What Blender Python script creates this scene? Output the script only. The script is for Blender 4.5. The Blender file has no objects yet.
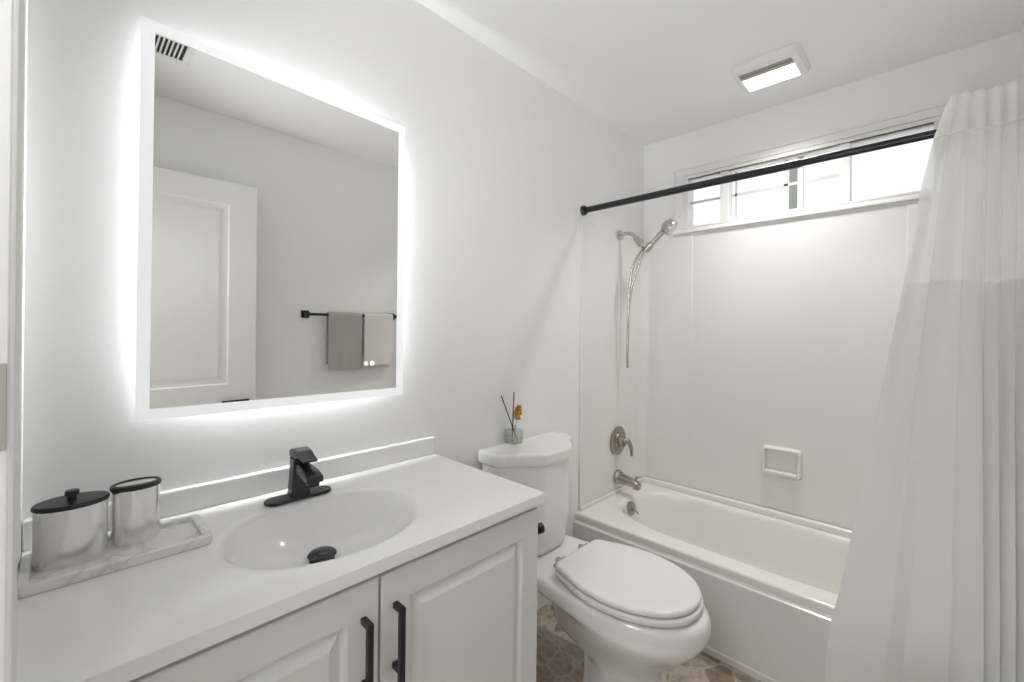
import bpy, bmesh, math, random
from mathutils import Vector, Matrix
random.seed(7)
C = bpy.context.scene.collection
sc = bpy.context.scene
PI = math.pi

# ------------------------------------------------------------------ camera
def make_camera():
    yaw, pit, rol = [math.radians(a) for a in (45.6884, -0.0425, 0.6023)]
    F = Vector((math.sin(yaw)*math.cos(pit), math.cos(yaw)*math.cos(pit), -math.sin(pit)))
    R = Vector((math.cos(yaw), -math.sin(yaw), 0))
    D = F.cross(R)
    X = R*math.cos(rol) - D*math.sin(rol)
    Y = -(R*math.sin(rol) + D*math.cos(rol))
    Z = -F
    cd = bpy.data.cameras.new('camera'); co = bpy.data.objects.new('camera', cd); C.objects.link(co)
    M = Matrix(((X.x, Y.x, Z.x, 0.0292), (X.y, Y.y, Z.y, -1.3643), (X.z, Y.z, Z.z, 1.335), (0, 0, 0, 1)))
    co.matrix_world = M
    cd.sensor_width = 36; cd.lens = 436.627/1024*36
    cd.shift_y = -12.3/1024
    cd.clip_start = 0.01
    sc.camera = co
make_camera()

# ------------------------------------------------------------------ world, lights, exposure
LED_E, BORDER_E, LENS_E, SUN_E, SKY_E = 64.0, 0.36, 1.5, 1.0, 1.0
sc.view_settings.view_transform = 'Standard'
sc.view_settings.look = 'None'
sc.view_settings.gamma = 1
sc.view_settings.use_curve_mapping = False
sc.view_settings.exposure = 0.22
w = bpy.data.worlds.new('sky'); sc.world = w; w.use_nodes = True
bg = w.node_tree.nodes['Background']
bg.inputs[0].default_value = (0.97, 0.985, 1.0, 1); bg.inputs[1].default_value = SKY_E
sc.cycles.max_bounces = 14; sc.cycles.diffuse_bounces = 8; sc.cycles.glossy_bounces = 6
sc.cycles.transparent_max_bounces = 16; sc.cycles.transmission_bounces = 10
sc.cycles.sample_clamp_indirect = 6

def light(name, kind, loc, energy, rot=(0, 0, 0), size=(0.1, 0.1), color=(1, 1, 1)):
    ld = bpy.data.lights.new(name, kind); lo = bpy.data.objects.new(name, ld); C.objects.link(lo)
    lo.location = loc; lo.rotation_euler = rot; ld.energy = energy; ld.color = color
    if kind == 'AREA':
        ld.shape = 'RECTANGLE'; ld.size, ld.size_y = size
    return lo
s = light('sun', 'SUN', (0, 0, 8), SUN_E, (0, math.radians(-42), math.radians(14)))
s.data.angle = 0.02
# main dimensions -------------------------------------------------------
XL, XB, W, H = -0.030, 2.629, 1.585, 2.522
XA, ZT, ZC = 1.914, 0.375, 0.866
WY0, WY1, WZ0, WZ1 = -1.375, -0.262, 1.945, 2.262       # window opening

# light falling from the fan light and an added, unseen hall fill and daylight entering at the window
light('fan_lamp', 'AREA', (2.29, -0.808, H-0.026), 5.1, (0, 0, 0), (0.11, 0.19), (1, 0.98, 0.955)).data.spread = math.radians(115)
pl = light('window_portal', 'AREA', (XB+0.14, (WY0+WY1)/2, (WZ0+WZ1)/2), 1, (0, math.radians(90), 0), (WZ1-WZ0, WY1-WY0))
pl.data.cycles.is_portal = True
# added spot without a fixture, bounced off the ceiling to even out the brightness
FP, FT = Vector((0.03, -1.22, 1.20)), Vector((1.35, -0.42, H))
fs = light('bounce_fill', 'SPOT', FP, 42, color=(0.965, 0.98, 1.0))
fs.rotation_euler = (FT - FP).to_track_quat('-Z', 'Y').to_euler()
fs.data.spot_size = math.radians(96); fs.data.spot_blend = 1.0; fs.data.shadow_soft_size = 0.15
light('hall_fill', 'AREA', (-0.75, -1.0, H-0.09), 13.5, (0, 0, 0), (0.5, 0.5), (0.97, 0.985, 1.0))  # added fill sent in through the doorway from the unseen hall

# ------------------------------------------------------------------ materials
def mat(name, col, rough=0.5, metal=0.0, spec=0.5, coat=0.0, bump=None, emit=None, noise=None, sss=0):
    m = bpy.data.materials.new(name); m.use_nodes = True
    nt = m.node_tree; b = nt.nodes['Principled BSDF']
    b.inputs['Base Color'].default_value = (*col, 1); b.inputs['Roughness'].default_value = rough
    b.inputs['Metallic'].default_value = metal; b.inputs['Specular IOR Level'].default_value = spec
    b.inputs['Coat Weight'].default_value = coat
    if emit:
        b.inputs['Emission Color'].default_value = (*emit[0], 1); b.inputs['Emission Strength'].default_value = emit[1]
    tc = nt.nodes.new('ShaderNodeTexCoord')
    if noise:   # (scale, amount): slight tone variation of the surface itself
        n = nt.nodes.new('ShaderNodeTexNoise'); n.inputs['Scale'].default_value = noise[0]; n.inputs['Detail'].default_value = 4
        mx = nt.nodes.new('ShaderNodeMix'); mx.data_type = 'RGBA'
        mx.inputs[6].default_value = (*[c*(1-noise[1]) for c in col], 1); mx.inputs[7].default_value = (*col, 1)
        nt.links.new(tc.outputs['Object'], n.inputs['Vector']); nt.links.new(n.outputs['Fac'], mx.inputs[0])
        nt.links.new(mx.outputs[2], b.inputs['Base Color'])
    if bump:    # (scale, strength)
        n = nt.nodes.new('ShaderNodeTexNoise'); n.inputs['Scale'].default_value = bump[0]; n.inputs['Detail'].default_value = 3
        bp = nt.nodes.new('ShaderNodeBump'); bp.inputs['Strength'].default_value = bump[1]; bp.inputs['Distance'].default_value = 0.002
        nt.links.new(tc.outputs['Object'], n.inputs['Vector']); nt.links.new(n.outputs['Fac'], bp.inputs['Height'])
        nt.links.new(bp.outputs['Normal'], b.inputs['Normal'])
    return m
WALL = mat('wall_paint', (0.87, 0.868, 0.865), 0.55, bump=(90, 0.14), spec=0.3)
CEIL = mat('ceiling_paint', (0.86, 0.858, 0.85), 0.7, bump=(60, 0.25), spec=0.2)
TRIM = mat('trim_paint', (0.84, 0.835, 0.82), 0.35)
CAB = mat('cabinet_paint', (0.77, 0.762, 0.748), 0.38)
CABIN = mat('cabinet_inside', (0.30, 0.29, 0.27), 0.7)
TOP = mat('cultured_marble', (0.89, 0.885, 0.875), 0.16, coat=0.3, noise=(6, 0.03))
PORC = mat('porcelain', (0.83, 0.825, 0.81), 0.10, coat=0.5)
SEATM = mat('toilet_seat_plastic', (0.83, 0.825, 0.815), 0.16)
TUBM = mat('tub_enamel', (0.82, 0.80, 0.76), 0.14, coat=0.3)
SURR = mat('surround_acrylic', (0.80, 0.785, 0.765), 0.12, bump=(4, 0.05))
BLACK = mat('matte_black', (0.012, 0.013, 0.016), 0.36)
BLACKG = mat('black_metal_satin', (0.012, 0.014, 0.018), 0.27)
NICK = mat('brushed_nickel', (0.40, 0.37, 0.32), 0.27, metal=1)
NICKL = mat('brushed_nickel_light', (0.56, 0.54, 0.50), 0.25, metal=1)
STEEL = mat('polished_steel', (0.86, 0.855, 0.85), 0.22, metal=1)
MIRR = mat('tinted_mirror', (0.96, 0.965, 0.945), 0.0, metal=1)
BORD = mat('frosted_lit_border', (0.85, 0.86, 0.87), 0.4, emit=((0.95, 0.98, 1.0), BORDER_E))
LEDM = mat('led_strip_light', (0.9, 0.9, 0.9), 0.4, emit=((0.95, 0.98, 1.0), LED_E))
LENS = mat('fan_light_lens', (0.9, 0.9, 0.88), 0.4, emit=((1, 0.95, 0.86), LENS_E))
HALL = mat('hall_fill_glass', (0.9, 0.9, 0.88), 0.4, emit=((1, 0.96, 0.9), 3))  # glow of the added hall fill lamp
BTNV = mat('touch_button_violet', (0.7, 0.65, 0.9), 0.4, emit=((0.72, 0.62, 1.0), 0.8))
BTNW = mat('touch_button_white', (0.9, 0.9, 0.9), 0.4, emit=((0.9, 0.9, 1.0), 0.8))
GREYT = mat('grey_towel', (0.40, 0.385, 0.36), 0.95, bump=(350, 0.8), spec=0.1)
WHITT = mat('white_towel', (0.74, 0.73, 0.70), 0.95, bump=(350, 0.8), spec=0.1)
DARK = mat('dark_recess', (0.03, 0.03, 0.03), 0.8)
PLAST = mat('white_plastic', (0.80, 0.795, 0.78), 0.4)
VINYL = mat('window_vinyl', (0.82, 0.81, 0.79), 0.35)
MUNT = mat('grey_muntin', (0.58, 0.59, 0.57), 0.5)
YELL = mat('dried_yellow_flower', (0.72, 0.38, 0.03), 0.8, noise=(60, 0.35))
REED = mat('black_reed', (0.02, 0.018, 0.016), 0.7)
SIDING = mat('white_siding', (0.85, 0.86, 0.86), 0.6)
POST = mat('grey_post', (0.30, 0.30, 0.28), 0.7)

def marble_mat():
    m = bpy.data.materials.new('white_marble'); m.use_nodes = True
    nt = m.node_tree; b = nt.nodes['Principled BSDF']; b.inputs['Roughness'].default_value = 0.2
    tc = nt.nodes.new('ShaderNodeTexCoord'); n = nt.nodes.new('ShaderNodeTexNoise')
    n.inputs['Scale'].default_value = 9; n.inputs['Detail'].default_value = 9; n.inputs['Distortion'].default_value = 0.7
    r = nt.nodes.new('ShaderNodeValToRGB'); e = r.color_ramp.elements
    e[0].position = 0.465; e[0].color = (0.82, 0.81, 0.79, 1)
    e[1].position = 0.54; e[1].color = (0.84, 0.83, 0.81, 1)
    k = e.new(0.50); k.color = (0.66, 0.65, 0.64, 1)
    nt.links.new(tc.outputs['Object'], n.inputs['Vector']); nt.links.new(n.outputs['Fac'], r.inputs[0])
    nt.links.new(r.outputs[0], b.inputs['Base Color'])
    return m
MARB = marble_mat()

def floor_mat():
    m = bpy.data.materials.new('stone_vinyl_floor'); m.use_nodes = True
    nt = m.node_tree; b = nt.nodes['Principled BSDF']; b.inputs['Roughness'].default_value = 0.45
    L = nt.links.new
    tc = nt.nodes.new('ShaderNodeTexCoord')
    nz = nt.nodes.new('ShaderNodeTexNoise'); nz.inputs['Scale'].default_value = 9; nz.inputs['Detail'].default_value = 3
    ad = nt.nodes.new('ShaderNodeMix'); ad.data_type = 'VECTOR'; ad.inputs[0].default_value = 0.06
    L(tc.outputs['Object'], nz.inputs['Vector']); L(tc.outputs['Object'], ad.inputs[4]); L(nz.outputs['Color'], ad.inputs[5])
    v = nt.nodes.new('ShaderNodeTexVoronoi'); v.inputs['Scale'].default_value = 10.5; v.inputs['Randomness'].default_value = 0.75
    v2 = nt.nodes.new('ShaderNodeTexVoronoi'); v2.feature = 'DISTANCE_TO_EDGE'
    v2.inputs['Scale'].default_value = 10.5; v2.inputs['Randomness'].default_value = 0.75
    L(ad.outputs[1], v.inputs['Vector']); L(ad.outputs[1], v2.inputs['Vector'])
    sp = nt.nodes.new('ShaderNodeSeparateColor'); L(v.outputs['Color'], sp.inputs[0])
    r = nt.nodes.new('ShaderNodeValToRGB'); e = r.color_ramp.elements
    e[0].position = 0.0; e[0].color = (0.27, 0.20, 0.15, 1)
    e[1].position = 1.0; e[1].color = (0.52, 0.45, 0.38, 1)
    k = e.new(0.35); k.color = (0.38, 0.29, 0.22, 1)
    k = e.new(0.65); k.color = (0.40, 0.36, 0.29, 1)
    L(sp.outputs[0], r.inputs[0])
    n2 = nt.nodes.new('ShaderNodeTexNoise'); n2.inputs['Scale'].default_value = 40; n2.inputs['Detail'].default_value = 6
    L(tc.outputs['Object'], n2.inputs['Vector'])
    mx = nt.nodes.new('ShaderNodeMix'); mx.data_type = 'RGBA'; mx.blend_type = 'OVERLAY'; mx.inputs[0].default_value = 0.7
    L(r.outputs[0], mx.inputs[6]); L(n2.outputs['Fac'], mx.inputs[7])
    g = nt.nodes.new('ShaderNodeValToRGB'); g.color_ramp.elements[0].position = 0.02; g.color_ramp.elements[1].position = 0.07
    L(v2.outputs['Distance'], g.inputs[0])
    m2 = nt.nodes.new('ShaderNodeMix'); m2.data_type = 'RGBA'; m2.inputs[6].default_value = (0.50, 0.46, 0.40, 1)
    L(g.outputs[0], m2.inputs[0]); L(mx.outputs[2], m2.inputs[7]); L(m2.outputs[2], b.inputs['Base Color'])
    return m
FLOOR = floor_mat()

def cloth_mat(name, col, transl, transp, scale):
    m = bpy.data.materials.new(name); m.use_nodes = True
    nt = m.node_tree; nt.nodes.clear(); L = nt.links.new
    out = nt.nodes.new('ShaderNodeOutputMaterial')
    d = nt.nodes.new('ShaderNodeBsdfDiffuse'); t = nt.nodes.new('ShaderNodeBsdfTranslucent'); p = nt.nodes.new('ShaderNodeBsdfTransparent')
    d.inputs[0].default_value = (*col, 1); t.inputs[0].default_value = (*col, 1)
    m1 = nt.nodes.new('ShaderNodeMixShader'); m1.inputs[0].default_value = transl
    m2 = nt.nodes.new('ShaderNodeMixShader'); m2.inputs[0].default_value = transp
    tc = nt.nodes.new('ShaderNodeTexCoord'); wv = nt.nodes.new('ShaderNodeTexNoise'); wv.inputs['Scale'].default_value = scale
    bp = nt.nodes.new('ShaderNodeBump'); bp.inputs['Strength'].default_value = 0.35; bp.inputs['Distance'].default_value = 0.004
    L(tc.outputs['Object'], wv.inputs['Vector']); L(wv.outputs['Fac'], bp.inputs['Height']); L(bp.outputs[0], d.inputs['Normal'])
    L(d.outputs[0], m1.inputs[1]); L(t.outputs[0], m1.inputs[2]); L(m1.outputs[0], m2.inputs[1]); L(p.outputs[0], m2.inputs[2])
    L(m2.outputs[0], out.inputs[0])
    return m
CURT = cloth_mat('curtain_fabric', (0.90, 0.90, 0.895), 0.30, 0.0, 30)
SHEER = cloth_mat('curtain_sheer', (0.93, 0.93, 0.925), 0.35, 0.25, 120)

def glass_mat(name, tint, gloss):
    m = bpy.data.materials.new(name); m.use_nodes = True
    nt = m.node_tree; nt.nodes.clear(); L = nt.links.new
    out = nt.nodes.new('ShaderNodeOutputMaterial'); t = nt.nodes.new('ShaderNodeBsdfTransparent'); t.inputs[0].default_value = (*tint, 1)
    g = nt.nodes.new('ShaderNodeBsdfGlossy'); g.inputs['Roughness'].default_value = 0.02
    f = nt.nodes.new('ShaderNodeLayerWeight'); f.inputs[0].default_value = gloss
    mx = nt.nodes.new('ShaderNodeMixShader')
    L(f.outputs['Facing'], mx.inputs[0]); L(t.outputs[0], mx.inputs[1]); L(g.outputs[0], mx.inputs[2]); L(mx.outputs[0], out.inputs[0])
    return m
PANE = glass_mat('window_glass', (0.97, 0.985, 0.98), 0.06)
BOTL = glass_mat('bottle_glass', (0.93, 0.95, 0.93), 0.22)
OIL = glass_mat('bottle_liquid', (0.94, 0.94, 0.90), 0.05)

# ------------------------------------------------------------------ mesh helpers (world coordinates)
def newbm(): return bmesh.new()
def obj(name, bm, m, parent=None, smooth=35, bevel=0):
    if parent is not None:
        inv = parent_world(parent).inverted()
        bmesh.ops.transform(bm, matrix=inv, verts=bm.verts)
    bmesh.ops.remove_doubles(bm, verts=bm.verts, dist=1e-6)
    bmesh.ops.recalc_face_normals(bm, faces=bm.faces)
    me = bpy.data.meshes.new(name); bm.to_mesh(me); bm.free()
    me.materials.append(m)
    if smooth:
        me.shade_smooth()
        me.set_sharp_from_angle(angle=math.radians(smooth))
    o = bpy.data.objects.new(name, me); C.objects.link(o)
    if parent is not None: o.parent = parent
    if smooth and smooth < 170:
        wn = o.modifiers.new('weighted_normal', 'WEIGHTED_NORMAL'); wn.keep_sharp = True; wn.weight = 80
    if bevel:
        b = o.modifiers.new('bevel', 'BEVEL'); b.width = bevel; b.segments = 2; b.limit_method = 'ANGLE'; b.angle_limit = math.radians(40)
    return o
def parent_world(p):
    M = p.matrix_basis.copy()
    q = p.parent
    while q is not None:
        M = q.matrix_basis @ M; q = q.parent
    return M
def thing(name, label, cat, loc, group=None):
    o = bpy.data.objects.new(name, None); C.objects.link(o); o.location = loc
    o.empty_display_size = 0.05
    o['label'] = label; o['category'] = cat
    if group: o['group'] = group
    return o
def tag(o, label, cat, group=None):
    o['label'] = label; o['category'] = cat
    if group: o['group'] = group
    return o
def struct(name, bm, m, parent=None, **k):
    o = obj(name, bm, m, parent, **k)
    if parent is None: o['kind'] = 'structure'
    return o
def box(bm, x0, x1, y0, y1, z0, z1, bev=0, seg=2):
    r = bmesh.ops.create_cube(bm, size=1)
    vs = r['verts']
    for v in vs:
        v.co = Vector(((x0+x1)/2 + v.co.x*(x1-x0), (y0+y1)/2 + v.co.y*(y1-y0), (z0+z1)/2 + v.co.z*(z1-z0)))
    if bev:
        es = list({e for v in vs for e in v.link_edges})
        bmesh.ops.bevel(bm, geom=es, offset=bev, segments=seg, profile=0.5, affect='EDGES')
    return bm
def loft(bm, rings, cap0=True, cap1=True, closed=True):
    R = [[bm.verts.new(p) for p in r] for r in rings]
    n = len(rings[0])
    for a, b in zip(R[:-1], R[1:]):
        for i in range(n if closed else n-1):
            j = (i+1) % n
            try: bm.faces.new((a[i], a[j], b[j], b[i]))
            except ValueError: pass
    if cap0: bm.faces.new(R[0][::-1])
    if cap1: bm.faces.new(R[-1])
    return R
def frame_of(d):
    d = Vector(d).normalized()
    up = Vector((0, 0, 1)) if abs(d.z) < 0.9 else Vector((0, 1, 0))
    a = d.cross(up).normalized(); return a, a.cross(d).normalized()
def lathe(bm, base, axis, prof, n=32, sx=1, sy=1):
    base = Vector(base); ax = Vector(axis).normalized(); a, b = frame_of(ax)
    rings = [[base + ax*h + (a*math.cos(2*PI*i/n)*sx + b*math.sin(2*PI*i/n)*sy)*max(r, 1e-4) for i in range(n)] for r, h in prof]
    loft(bm, rings); return bm
def smooth_path(pts, k=6):
    P = [Vector(p) for p in pts]; out = []
    for i in range(len(P)-1):
        p0, p1, p2, p3 = P[max(i-1, 0)], P[i], P[i+1], P[min(i+2, len(P)-1)]
        for s in range(k):
            t = s/k
            out.append(0.5*((2*p1) + (p2-p0)*t + (2*p0-5*p1+4*p2-p3)*t*t + (3*p1-p0-3*p2+p3)*t**3))
    out.append(P[-1]); return out
def tube(bm, pts, rad, n=14, k=6):
    P = smooth_path(pts, k) if k > 1 else [Vector(p) for p in pts]
    m = len(P)
    rf = rad if callable(rad) else (lambda t: rad)
    d0 = (P[1]-P[0]).normalized(); a, b = frame_of(d0); rings = []
    for i, p in enumerate(P):
        d = (P[min(i+1, m-1)] - P[max(i-1, 0)]).normalized()
        a = (a - d*a.dot(d)).normalized(); b = d.cross(a)
        r = rf(i/(m-1))
        rings.append([p + (a*math.cos(2*PI*j/n) + b*math.sin(2*PI*j/n))*r for j in range(n)])
    loft(bm, rings); return bm
def rrect(cx, cy, hx, hy, r, n=6):
    pts = []
    for sx, sy, a0 in ((1, 1, 0), (-1, 1, 90), (-1, -1, 180), (1, -1, 270)):
        for i in range(n+1):
            a = math.radians(a0 + 90*i/n)
            pts.append((cx + sx*(hx-r) + r*math.cos(a), cy + sy*(hy-r) + r*math.sin(a)))
    return pts
def slab(bm, outline, z0, z1, r=0.004, flip=False):
    """plan outline (closed list of x,y) with rounded top and bottom edges"""
    cx = sum(p[0] for p in outline)/len(outline); cy = sum(p[1] for p in outline)/len(outline)
    n = len(outline)
    nrm = []
    for i in range(n):
        a = Vector(outline[i-1]); b = Vector(outline[(i+1) % n]); t = (b-a)
        nn = Vector((t.y, -t.x)); nn = nn.normalized() if nn.length > 1e-9 else Vector((0, 0))
        if nn.dot(Vector(outline[i])-Vector((cx, cy))) < 0: nn = -nn
        nrm.append(nn)
    def ring(ins, z): return [(p[0]-m.x*ins, p[1]-m.y*ins, z) for p, m in zip(outline, nrm)]
    rings = []
    for k in range(4):
        a = PI/2*k/3; rings.append(ring(r*(1-math.sin(a)), z0 + r*(1-math.cos(a))))
    for k in range(4):
        a = PI/2*k/3; rings.append(ring(r*(1-math.cos(a)), z1 - r*(1-math.sin(a))))
    loft(bm, rings); return bm
def panel_face(bm, w, h, t, panels, offs, place):
    """slab w x h x t; front faces local -y; each panel is a nest of mitred rectangles. offs = [(inset, depth), ...]"""
    xs = sorted({0, w, *[p[0] for p in panels], *[p[1] for p in panels]})
    zs = sorted({0, h, *[p[2] for p in panels], *[p[3] for p in panels]})
    e = 0.0025
    def V(x, y, z): return bm.verts.new(place(x, y, z))
    cells = {(p[0], p[2]) for p in panels}
    def adj(x, lo, hi): return e if x == lo else (hi-e if x == hi else x)
    for i in range(len(xs)-1):
        for j in range(len(zs)-1):
            if (xs[i], zs[j]) in cells: continue
            a, b, c, d = adj(xs[i], 0, w), adj(xs[i+1], 0, w), adj(zs[j], 0, h), adj(zs[j+1], 0, h)
            bm.faces.new((V(a, 0, c), V(b, 0, c), V(b, 0, d), V(a, 0, d)))
    for (x0, x1, z0, z1) in panels:
        rings = [[place(x0+o, dp, z0+o), place(x1-o, dp, z0+o), place(x1-o, dp, z1-o), place(x0+o, dp, z1-o)] for o, dp in offs]
        loft(bm, rings, cap0=False)
    def rect(o, y): return [place(o, y, o), place(w-o, y, o), place(w-o, y, h-o), place(o, y, h-o)]
    loft(bm, [rect(e, 0), rect(0, e), rect(0, t)], cap0=False)
    return bm

# ------------------------------------------------------------------ room shell
T = 0.12
struct('floor', box(newbm(), -1.5, XB+T, -W-T, 0.0+T, -0.08, 0), FLOOR)
struct('ceiling', box(newbm(), -1.5, XB+T, -W-T, T, H, H+0.1), CEIL)
struct('wall_left', box(newbm(), -1.5, XB+T, 0, T, 0, H), WALL)
struct('wall_right', box(newbm(), -1.5, XB+T, -W-T, -W, 0, H), WALL)
bm = newbm()
box(bm, XB, XB+T, -W, 0, 0, WZ0); box(bm, XB, XB+T, -W, 0, WZ1, H)
box(bm, XB, XB+T, -W, WY0, WZ0, WZ1); box(bm, XB, XB+T, WY1, 0, WZ0, WZ1)
struct('wall_back', bm, WALL)
DY0, DY1, DZ = -1.50, -0.72, 2.14
bm = newbm()
box(bm, XL-T, XL, DY1+0.018, 0, 0, H); box(bm, XL-T, XL, -W, DY0-0.018, 0, H); box(bm, XL-T, XL, DY0-0.018, DY1+0.018, DZ+0.018, H)
struct('wall_front', bm, WALL)
struct('wall_hall', box(newbm(), -1.5, -1.4, -W, 0, 0, H), WALL)
# doorway lining and casing on the strike side
bm = newbm()
box(bm, XL-T, -0.0075, DY1, DY1+0.018, 0, DZ, 0.002)
box(bm, XL-T, -0.0075, DY0-0.018, DY0, 0, DZ, 0.002)
box(bm, XL-T, -0.0075, DY0, DY1, DZ, DZ+0.018, 0.002)
box(bm, XL, -0.0040, DY1+0.001, DY1+0.062, 0, DZ+0.07, 0.003)
box(bm, XL, -0.0040, DY0-0.062, DY0-0.001, 0, DZ+0.07, 0.003)
box(bm, XL, -0.0040, DY0-0.001, DY1+0.001, DZ+0.001, DZ+0.07, 0.003)
tr = struct('trim_1', bm, TRIM, smooth=0)
bm = newbm(); box(bm, -0.050, -0.0095, DY1-0.0025, DY1+0.001, 1.213, 1.297, 0.001)
box(bm, -0.040, -0.022, DY1-0.004, DY1+0.001, 1.232, 1.278, 0.001)
sp = obj('strike_plate', bm, NICKL, tr); sp['label'] = 'grey metal strike plate'
# baseboard
bm = newbm(); box(bm, 1.005, XA-0.02, -0.014, 0, 0, 0.09, 0.004)
struct('baseboard_left', bm, TRIM)
bm = newbm(); box(bm, 0.9, XA-0.09, -W, -W+0.014, 0, 0.09, 0.004)
struct('baseboard_right', bm, TRIM)

# ------------------------------------------------------------------ window
bm = newbm()
cw0, cw1 = -1.43, -0.205
def quadframe(bm, x0, x1, oy0, oy1, oz0, oz1, iy0, iy1, iz0, iz1, b=0.003):
    box(bm, x0, x1, oy0, oy1, iz1, oz1, b); box(bm, x0, x1, oy0, oy1, oz0, iz0, b)
    box(bm, x0, x1, oy0, iy0, iz0, iz1, b); box(bm, x0, x1, iy1, oy1, iz0, iz1, b)
quadframe(bm, XB-0.012, XB, cw0, cw1, 1.922, 2.305, WY0, WY1, WZ0, WZ1)
win = struct('window_1', bm, TRIM)
bm = newbm()
box(bm, XB-0.022, XB, cw0-0.004, cw1+0.004, 2.297, 2.309, 0.003); box(bm, XB-0.024, XB, cw0-0.004, cw1+0.004, 1.918, 1.930, 0.003)
box(bm, XB-0.020, XB, cw1-0.012, cw1+0.002, 1.930, 2.297, 0.003)
obj('window_molding', bm, TRIM, win)
bm = newbm()
quadframe(bm, XB-0.010, XB+0.075, WY0, WY1, WZ0, WZ1, WY0+0.03, WY1-0.03, WZ0+0.012, WZ1-0.022)
obj('window_frame', bm, VINYL, win)
gz0, gz1 = WZ0+0.012, WZ1-0.022
bm = newbm(); box(bm, XB-0.004, XB+0.06, -0.518, -0.471, gz0, gz1, 0.003); obj('mullion', bm, VINYL, win)
bm = newbm(); box(bm, XB-0.004, XB+0.06, -1.06, -1.020, gz0, gz1, 0.003); obj('mullion', bm, VINYL, win)
bm = newbm(); box(bm, XB+0.005, XB+0.05, -1.345, -1.06, gz1-0.012, gz1, 0.002); box(bm, XB+0.005, XB+0.05, -0.471, -0.292, gz1-0.010, gz1, 0.002)
box(bm, XB+0.005, XB+0.05, -1.02, -0.518, gz1-0.008, gz1, 0.002); box(bm, XB+0.005, XB+0.05, -1.02, -0.518, gz0, gz0+0.010, 0.002)
obj('sash_rail', bm, VINYL, win)
for (a, b_) in ((-0.471, -0.292), (-1.02, -0.518), (-1.345, -1.06)):
    bm = newbm(); box(bm, XB+0.034, XB+0.040, a, b_, gz0, gz1); obj('pane', bm, PANE, win, smooth=0)
gm = (gz0+gz1)/2 + 0.004
for (a, b_) in ((-0.471, -0.292), (-1.02, -0.518)):
    bm = newbm(); box(bm, XB+0.026, XB+0.033, a, b_, gm-0.007, gm+0.007); obj('muntin', bm, MUNT, win)
bm = newbm(); box(bm, XB+0.026, XB+0.033, -0.552, -0.541, gz0, gz1); obj('muntin', bm, MUNT, win)
bm = newbm(); box(bm, XB+0.026, XB+0.033, -0.798, -0.782, gz0, gz1); obj('muntin', bm, MUNT, win)
bm = newbm(); box(bm, XB+0.020, XB+0.033, -0.868, -0.842, gz0, gz1); obj('muntin', bm, MUNT, win)
# outside: neighbouring white sided wall and a grey post
bm = newbm(); box(bm, 5.2, 5.3, -7, 7, -1, 7)
for i in range(56):
    z = -1 + i*0.14
    vs = [bm.verts.new(p) for p in ((5.2, -7, z), (5.197, -7, z), (5.2, -7, z+0.14), (5.2, 7, z), (5.197, 7, z), (5.2, 7, z+0.14))]
    bm.faces.new((vs[0], vs[1], vs[4], vs[3])); bm.faces.new((vs[1], vs[2], vs[5], vs[4])); bm.faces.new(vs[0:3]); bm.faces.new(vs[3:6])
tag(obj('house_wall', bm, SIDING, smooth=0), 'white sided wall of a neighbouring house outside the window', 'wall')
bm = newbm(); box(bm, 3.30, 3.36, -0.715, -0.665, -1, 4.5, 0.006); box(bm, 3.29, 3.37, -0.725, -0.655, 4.5, 4.54, 0.004)
tag(obj('post', bm, POST), 'slim grey post standing outside behind the middle window pane', 'post')

# ------------------------------------------------------------------ open door behind the camera (seen in the mirror)
DW, DH, DT = 0.765, 2.105, 0.035
dx0, dyf = 0.022, -1.460
bm = newbm()
pl_ = lambda x, y, z: (dx0+DW-x, dyf-y, 0.012+z)
panel_face(bm, DW, DH, DT, [(0.135, DW-0.135, 1.005, 1.985), (0.135, DW-0.135, 0.235, 0.79)],
           [(0, 0), (0.006, 0.006), (0.018, 0.0085), (0.030, 0.0085), (0.045, 0.003), (0.050, 0.002)], pl_)
door = struct('door_1', bm, TRIM, smooth=25)
hd = obj('door_handle', lathe(newbm(), (0.722, dyf, 0.905), (0, 1, 0), [(0.0, 0), (0.026, 0), (0.026, 0.006), (0.023, 0.009), (0.012, 0.010), (0.011, 0.040), (0.0, 0.040)]), BLACK, door)
bm = newbm(); box(bm, 0.615, 0.745, dyf+0.036, dyf+0.050, 0.902, 0.936, 0.004); obj('lever', bm, BLACK, hd)

# ------------------------------------------------------------------ vanity cabinet
VX1, VYF = 0.985, -0.525
van = thing('vanity_cabinet', 'white two door vanity cabinet with raised panels under the sink top', 'cabinet', (0.48, -0.26, 0))
bm = newbm()
box(bm, XL+0.001, XL+0.017, VYF, -0.001, 0, 0.836); box(bm, VX1-0.016, VX1, VYF, -0.001, 0, 0.836)
box(bm, XL+0.017, VX1-0.016, -0.012, -0.001, 0.1, 0.836); box(bm, XL+0.017, VX1-0.016, VYF+0.02, -0.012, 0.10, 0.115)
box(bm, XL+0.017, VX1-0.016, -0.46, -0.445, 0, 0.10)
obj('carcass', bm, CAB, van)
bm = newbm()
box(bm, XL+0.001, VX1, VYF-0.001, VYF+0.018, 0.80, 0.8355); box(bm, XL+0.001, VX1, VYF-0.001, VYF+0.018, 0.10, 0.135)
box(bm, 0.462, 0.512, VYF-0.001, VYF+0.018, 0.135, 0.80)
box(bm, XL+0.001, XL+0.035, VYF-0.001, VYF+0.018, 0.135, 0.80); box(bm, VX1-0.035, VX1, VYF-0.001, VYF+0.018, 0.135, 0.80)
obj('face_frame', bm, CAB, van)
OFF = [(0, 0), (0.002, 0.004), (0.005, 0.0105), (0.009, 0.0125), (0.012, 0.0125), (0.015, 0.0105), (0.034, 0.0012), (0.037, 0.0)]
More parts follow.
